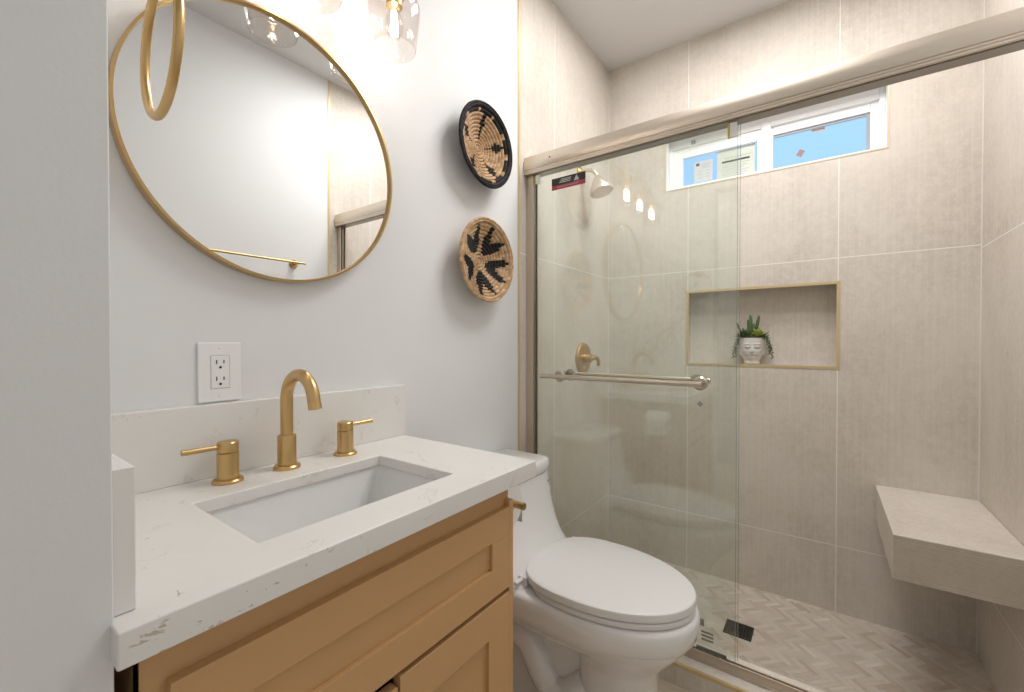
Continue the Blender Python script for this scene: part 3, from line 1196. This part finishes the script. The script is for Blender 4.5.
# warning label: black band over a red band, with a white triangle
bm = bmesh.new()
sx = 1.4870
add_box(bm, sx - .0005, sx, -.266, -.118, 1.733, 1.762, 0)
add_box(bm, sx - .0005, sx, -.266, -.118, 1.716, 1.733, 1)
for yb, ye, zb_, ze in ((-.205, -.160, 1.752, 1.755), (-.203, -.155, 1.746, 1.749), (-.202, -.152, 1.740, 1.743)):
    add_box(bm, sx - .0009, sx - .0004, yb, ye, zb_, ze, 2)
for k in range(9):
    add_box(bm, sx - .0009, sx - .0004, -.150 - k * .0105, -.1425 - k * .0105, 1.7225, 1.7275, 3)
vv = [bm.verts.new((sx - .0008, y, z)) for y, z in ((-.216, 1.737), (-.240, 1.737), (-.228, 1.758))]
f = bm.faces.new(vv)
f.material_index = 2
wl = obj('warning_label', bm, [M['black'], M['red'], M['paperw'], mat('pale_red_print', (.60, .28, .30), .5)], pA, smooth=False)
wl['label'] = 'black and red printed warning sticker with a white triangle'
bm = bmesh.new()
for q in range(1):
    s_ = .010
    cy_, cz_ = -.677, .912
    vs = [bm.verts.new((sx - .0004, cy_ + s_ * a, cz_ + s_ * b)) for a, b in ((1, 0), (0, 1), (-1, 0), (0, -1))]
    bm.faces.new(vs)
obj('diamond_sticker', bm, M['grey'], pA, smooth=False)
bm = bmesh.new()
for k, (yy, zz) in enumerate(((-.700, .172), (-.700, .160), (-.700, .148))):
    add_box(bm, sx - .0005, sx, yy - .020, yy + .016, zz - .0035, zz + .0035)
add_box(bm, sx - .0005, sx, -.692, -.674, .190, .212)
obj('glass_stamp', bm, mat('etched_stamp', (.33, .34, .31), .7), pA, smooth=False)

# shower head
sh = thing('wall_shower', (1.964, 0, 1.90), 'champagne shower head on a bent arm high on the tiled wall', 'shower head')
obj('wall_plate', lathe([(0, 0), (.030, 0), (.029, .004), (.015, .014), (0, .014)], (1.962, 0, 1.968), (0, -1, 0)), M['gold'], sh, angle=35)
arm = [(1.962, -.008, 1.968), (1.962, -.035, 1.970), (1.962, -.060, 1.966), (1.962, -.078, 1.955), (1.962, -.090, 1.938), (1.962, -.095, 1.925)]
obj('arm', tube(arm, .0105, 16), M['champ'], sh)
obj('spray_head', lathe([(0, -.002), (.013, 0), (.017, .008), (.026, .018), (.042, .046), (.054, .070), (.058, .084), (.056, .090), (0, .091)],
                        (1.962, -.094, 1.930), (0, -.30, -.954)), M['champ'], sh, angle=40)

# shower valve
sv = thing('shower_valve', (2.0, 0, 1.03), 'champagne gold shower valve with a round plate and lever on the tiled wall', 'shower valve')
vx, vz = 1.995, 1.030
obj('trim_plate', lathe([(0, 0), (.079, 0), (.079, .008), (.074, .013), (.030, .017), (0, .017)], (vx, 0, vz), (0, -1, 0), 56), M['gold'], sv, angle=30)
obj('hub', lathe([(0, .010), (.024, .010), (.022, .030), (.019, .052), (0, .055)], (vx, 0, vz), (0, -1, 0)), M['gold'], sv, angle=40)
obj('lever', tube([(vx, -.046, vz), (vx + .018, -.060, vz + .004), (vx + .040, -.066, vz - .002), (vx + .055, -.064, vz - .020), (vx + .058, -.062, vz - .040)], [.012, .011, .010, .009, .007], 14), M['gold'], sv)
bm = bmesh.new()
vs = [bm.verts.new((vx - .010 + .014 * a, -.0160, vz - .042 + .016 * b)) for a, b in ((1, 0), (0, 1), (-1, 0), (0, -1))]
bm.faces.new(vs)
obj('diamond_sticker', bm, M['paperw'], sv, smooth=False)

# bench
BX, BYL, BZ0, BZ1 = 1.755, -1.178, .383, .521
bm = bmesh.new()
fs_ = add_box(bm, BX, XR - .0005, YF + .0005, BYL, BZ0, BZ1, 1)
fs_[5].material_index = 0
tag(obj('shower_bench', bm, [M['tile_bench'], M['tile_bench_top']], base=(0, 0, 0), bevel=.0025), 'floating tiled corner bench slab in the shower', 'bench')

# drain
dg = thing('shower_drain', ((DR[0] + DR[1]) / 2, (DR[2] + DR[3]) / 2, ZS), 'square dark metal drain grate in the shower floor', 'drain')
bm = bmesh.new()
x0, x1, y0, y1 = DR
z0, z1 = ZS, ZS + .004
add_box(bm, x0, x1, y0, y0 + .008, z0, z1)
add_box(bm, x0, x1, y1 - .008, y1, z0, z1)
add_box(bm, x0, x0 + .008, y0 + .008, y1 - .008, z0, z1)
add_box(bm, x1 - .008, x1, y0 + .008, y1 - .008, z0, z1)
obj('drain_frame', bm, M['drain'], dg, bevel=.0008)
bm = bmesh.new()
for k in range(8):
    t0 = x0 + .011 + k * (x1 - x0 - .022 - .005) / 7
    add_box(bm, t0, t0 + .005, y0 + .008, y1 - .008, z0 + .0005, z1 - .0006)
for k in range(8):
    t0 = y0 + .011 + k * (y1 - y0 - .022 - .005) / 7
    add_box(bm, x0 + .008, x1 - .008, t0, t0 + .005, z0 + .0004, z1 - .0008)
obj('grate', bm, M['drain'], dg, smooth=False)
obj('drain_cup', box(x0 + .008, x1 - .008, y0 + .008, y1 - .008, z0 + .0001, z0 + .0005), M['black'], dg, smooth=False)

# ------------------------------------------------------------------ planter in the niche
PCX, PCY, PBZ = 2.366, -.720, NZ0 + .0107
pt = thing('face_planter', (PCX, PCY, PBZ), 'small white face-shaped planter with succulents standing in the niche', 'planter')
face_dir = math.atan2(-1.0 - PCY, 0 - PCX)
NA, NZ = 96, 60
H = .128


def head_r(t):
    # t: 0 bottom, 1 top
    pr = [(0, .031), (.05, .034), (.12, .0325), (.18, .0335), (.28, .0395), (.40, .045), (.55, .0495), (.72, .053), (.88, .0555), (1.0, .0555)]
    for (a, ra_), (b, rb_) in zip(pr, pr[1:]):
        if t <= b:
            s_ = (t - a) / (b - a)
            s_ = s_ * s_ * (3 - 2 * s_)
            return ra_ + (rb_ - ra_) * s_
    return pr[-1][1]


def g2(a, b, sa_, sb_):
    return math.exp(-(a / sa_) ** 2 - (b / sb_) ** 2)


def face_bump(a, t):
    d = 0
    d += .013 * g2(a, t - .48, .12, .09) + .009 * g2(a, t - .58, .085, .13)       # nose
    d += .0035 * g2(abs(a) - .13, t - .45, .07, .04)                                # nostrils
    for s_ in (-1, 1):
        d += .0045 * g2(a - s_ * .42, t - .655, .24, .050)                          # eyelid
        d -= .0095 * g2(a - s_ * .42, t - .605 - .02 * (abs(a - s_ * .42) / .2) ** 2, .24, .018)
        d += .0045 * g2(a - s_ * .42, t - .76, .30, .035)                           # brow
        d += .003 * g2(a - s_ * .55, t - .46, .25, .10)                             # cheek
        d += .007 * g2(a - s_ * 1.52, t - .52, .11, .15) + .006 * g2(a - s_ * 1.52, t - .36, .10, .09)   # ear
    d += .0055 * g2(a, t - .355, .24, .028) + .0050 * g2(a, t - .305, .20, .026)    # lips
    d -= .0085 * g2(a, t - .331, .28, .014)
    d += .006 * g2(a, t - .235, .28, .05)                                            # chin
    return d


bm = bmesh.new()
rings = []
for j in range(NZ + 1):
    t = j / NZ
    ring = []
    for i in range(NA):
        a = -PI + 2 * PI * i / NA
        r = head_r(t) + face_bump(a, t)
        ring.append((PCX + r * .86 * math.cos(a + face_dir), PCY + r * math.sin(a + face_dir), PBZ + H * t))
    rings.append(ring)
for rr_, dz in ((.92, 0.0), (.88, -.012), (.30, -.012)):
    rings.append([(PCX + (x - PCX) * rr_, PCY + (y - PCY) * rr_, PBZ + H + dz) for x, y, z in rings[NZ]])
loft(bm, rings, True, True)
obj('pot', bm, M['pot'], pt, angle=70)


def add_leaf(bm, p, d, L, wd, th=.35, n=8):
    p = Vector(p)
    d = Vector(d).normalized()
    u, v = frame_of(d)
    rs = []
    for k in range(7):
        t = k / 6
        r = wd * (math.sin(PI * min(1, .18 + .82 * t)) ** .8) if k < 6 else .0006
        rs.append([tuple(p + d * L * t + V(0, 0, -.15 * L * t * t) * (1 - abs(d.z)) + u * r * math.cos(2 * PI * i / n) + v * r * th * math.sin(2 * PI * i / n)) for i in range(n)])
    loft(bm, rs, True, True)


zt = PBZ + H - .002
rnd = random.Random(4)


def rosette(cy, cx_, z, count, L, wd, tilt0, tilt1, m, name):
    bm = bmesh.new()
    for k in range(count):
        a = k * 2.399
        el = R(tilt0 + (tilt1 - tilt0) * k / count)
        add_leaf(bm, (cx_, cy, z), (math.cos(a) * math.cos(el), math.sin(a) * math.cos(el), math.sin(el)), L * rnd.uniform(.85, 1.1), wd)
    obj(name, bm, m, pt, angle=60)


rosette(PCY + .020, PCX - .014, zt + .004, 30, .050, .0095, 5, 75, M['leaf'], 'rosette')
rosette(PCY - .022, PCX - .012, zt + .006, 30, .048, .0095, 10, 80, M['leafy'], 'rosette')
rosette(PCY - .004, PCX + .016, zt + .002, 26, .056, .0085, 5, 65, M['leafd'], 'rosette')
rosette(PCY + .036, PCX - .010, zt + .003, 24, .046, .008, 0, 65, M['leafd'], 'rosette')
rosette(PCY - .042, PCX - .006, zt, 20, .044, .008, 0, 65, M['leaf'], 'rosette')


def spike(p, q, r, m):
    bm = bmesh.new()
    p, q = Vector(p), Vector(q)
    add_tube(bm, [p, p.lerp(q, .3), p.lerp(q, .7), p.lerp(q, .93), q], [r * .8, r, r * .95, r * .75, r * .25], 9)
    obj('upright_leaf', bm, m, pt, angle=60)


spike((PCX - .004, PCY + .004, zt), (PCX - .006, PCY + .006, zt + .115), .0085, M['leaf'])
spike((PCX - .002, PCY - .012, zt), (PCX - .004, PCY - .030, zt + .110), .0075, M['leafd'])
spike((PCX, PCY + .012, zt + .02), (PCX, PCY + .018, zt + .092), .006, M['leaf'])
spike((PCX - .006, PCY + .034, zt), (PCX - .010, PCY + .066, zt + .078), .0055, M['leafb'])
spike((PCX - .006, PCY - .002, zt), (PCX - .012, PCY - .010, zt + .072), .0065, M['leaf'])


def strand(pts, m):
    bm = bmesh.new()
    pts = [Vector(p) for p in pts]
    add_tube(bm, pts, .0010, 6)
    tot = len(pts) - 1
    for k in range(tot * 5):
        t = k / 5
        i = int(t)
        c = pts[i].lerp(pts[i + 1], t - i)
        a = k * 2.4
        add_leaf(bm, c, (math.cos(a) * .8, math.sin(a) * .8, -.4), .0105, .0036, .6, 6)
    obj('trailing_stem', bm, m, pt, angle=60)


for dy, dx_, ln, m in ((.055, -.006, .095, 'leafd'), (.064, -.014, .100, 'leaf'), (.058, .006, .070, 'leafd'), (-.060, -.008, .078, 'leafd'), (-.070, -.012, .100, 'leafd'), (-.064, -.018, .060, 'leaf')):
    s_ = math.copysign(1, dy)
    strand([(PCX + dx_ * .4, PCY + dy * .55, zt + .006), (PCX + dx_, PCY + dy * .95, zt + .004), (PCX + dx_, PCY + dy * 1.12, zt - ln * .3), (PCX + dx_, PCY + dy * 1.16 + s_ * .004, zt - ln * .65), (PCX + dx_, PCY + dy * 1.15 + s_ * .006, zt - ln)], M[m])
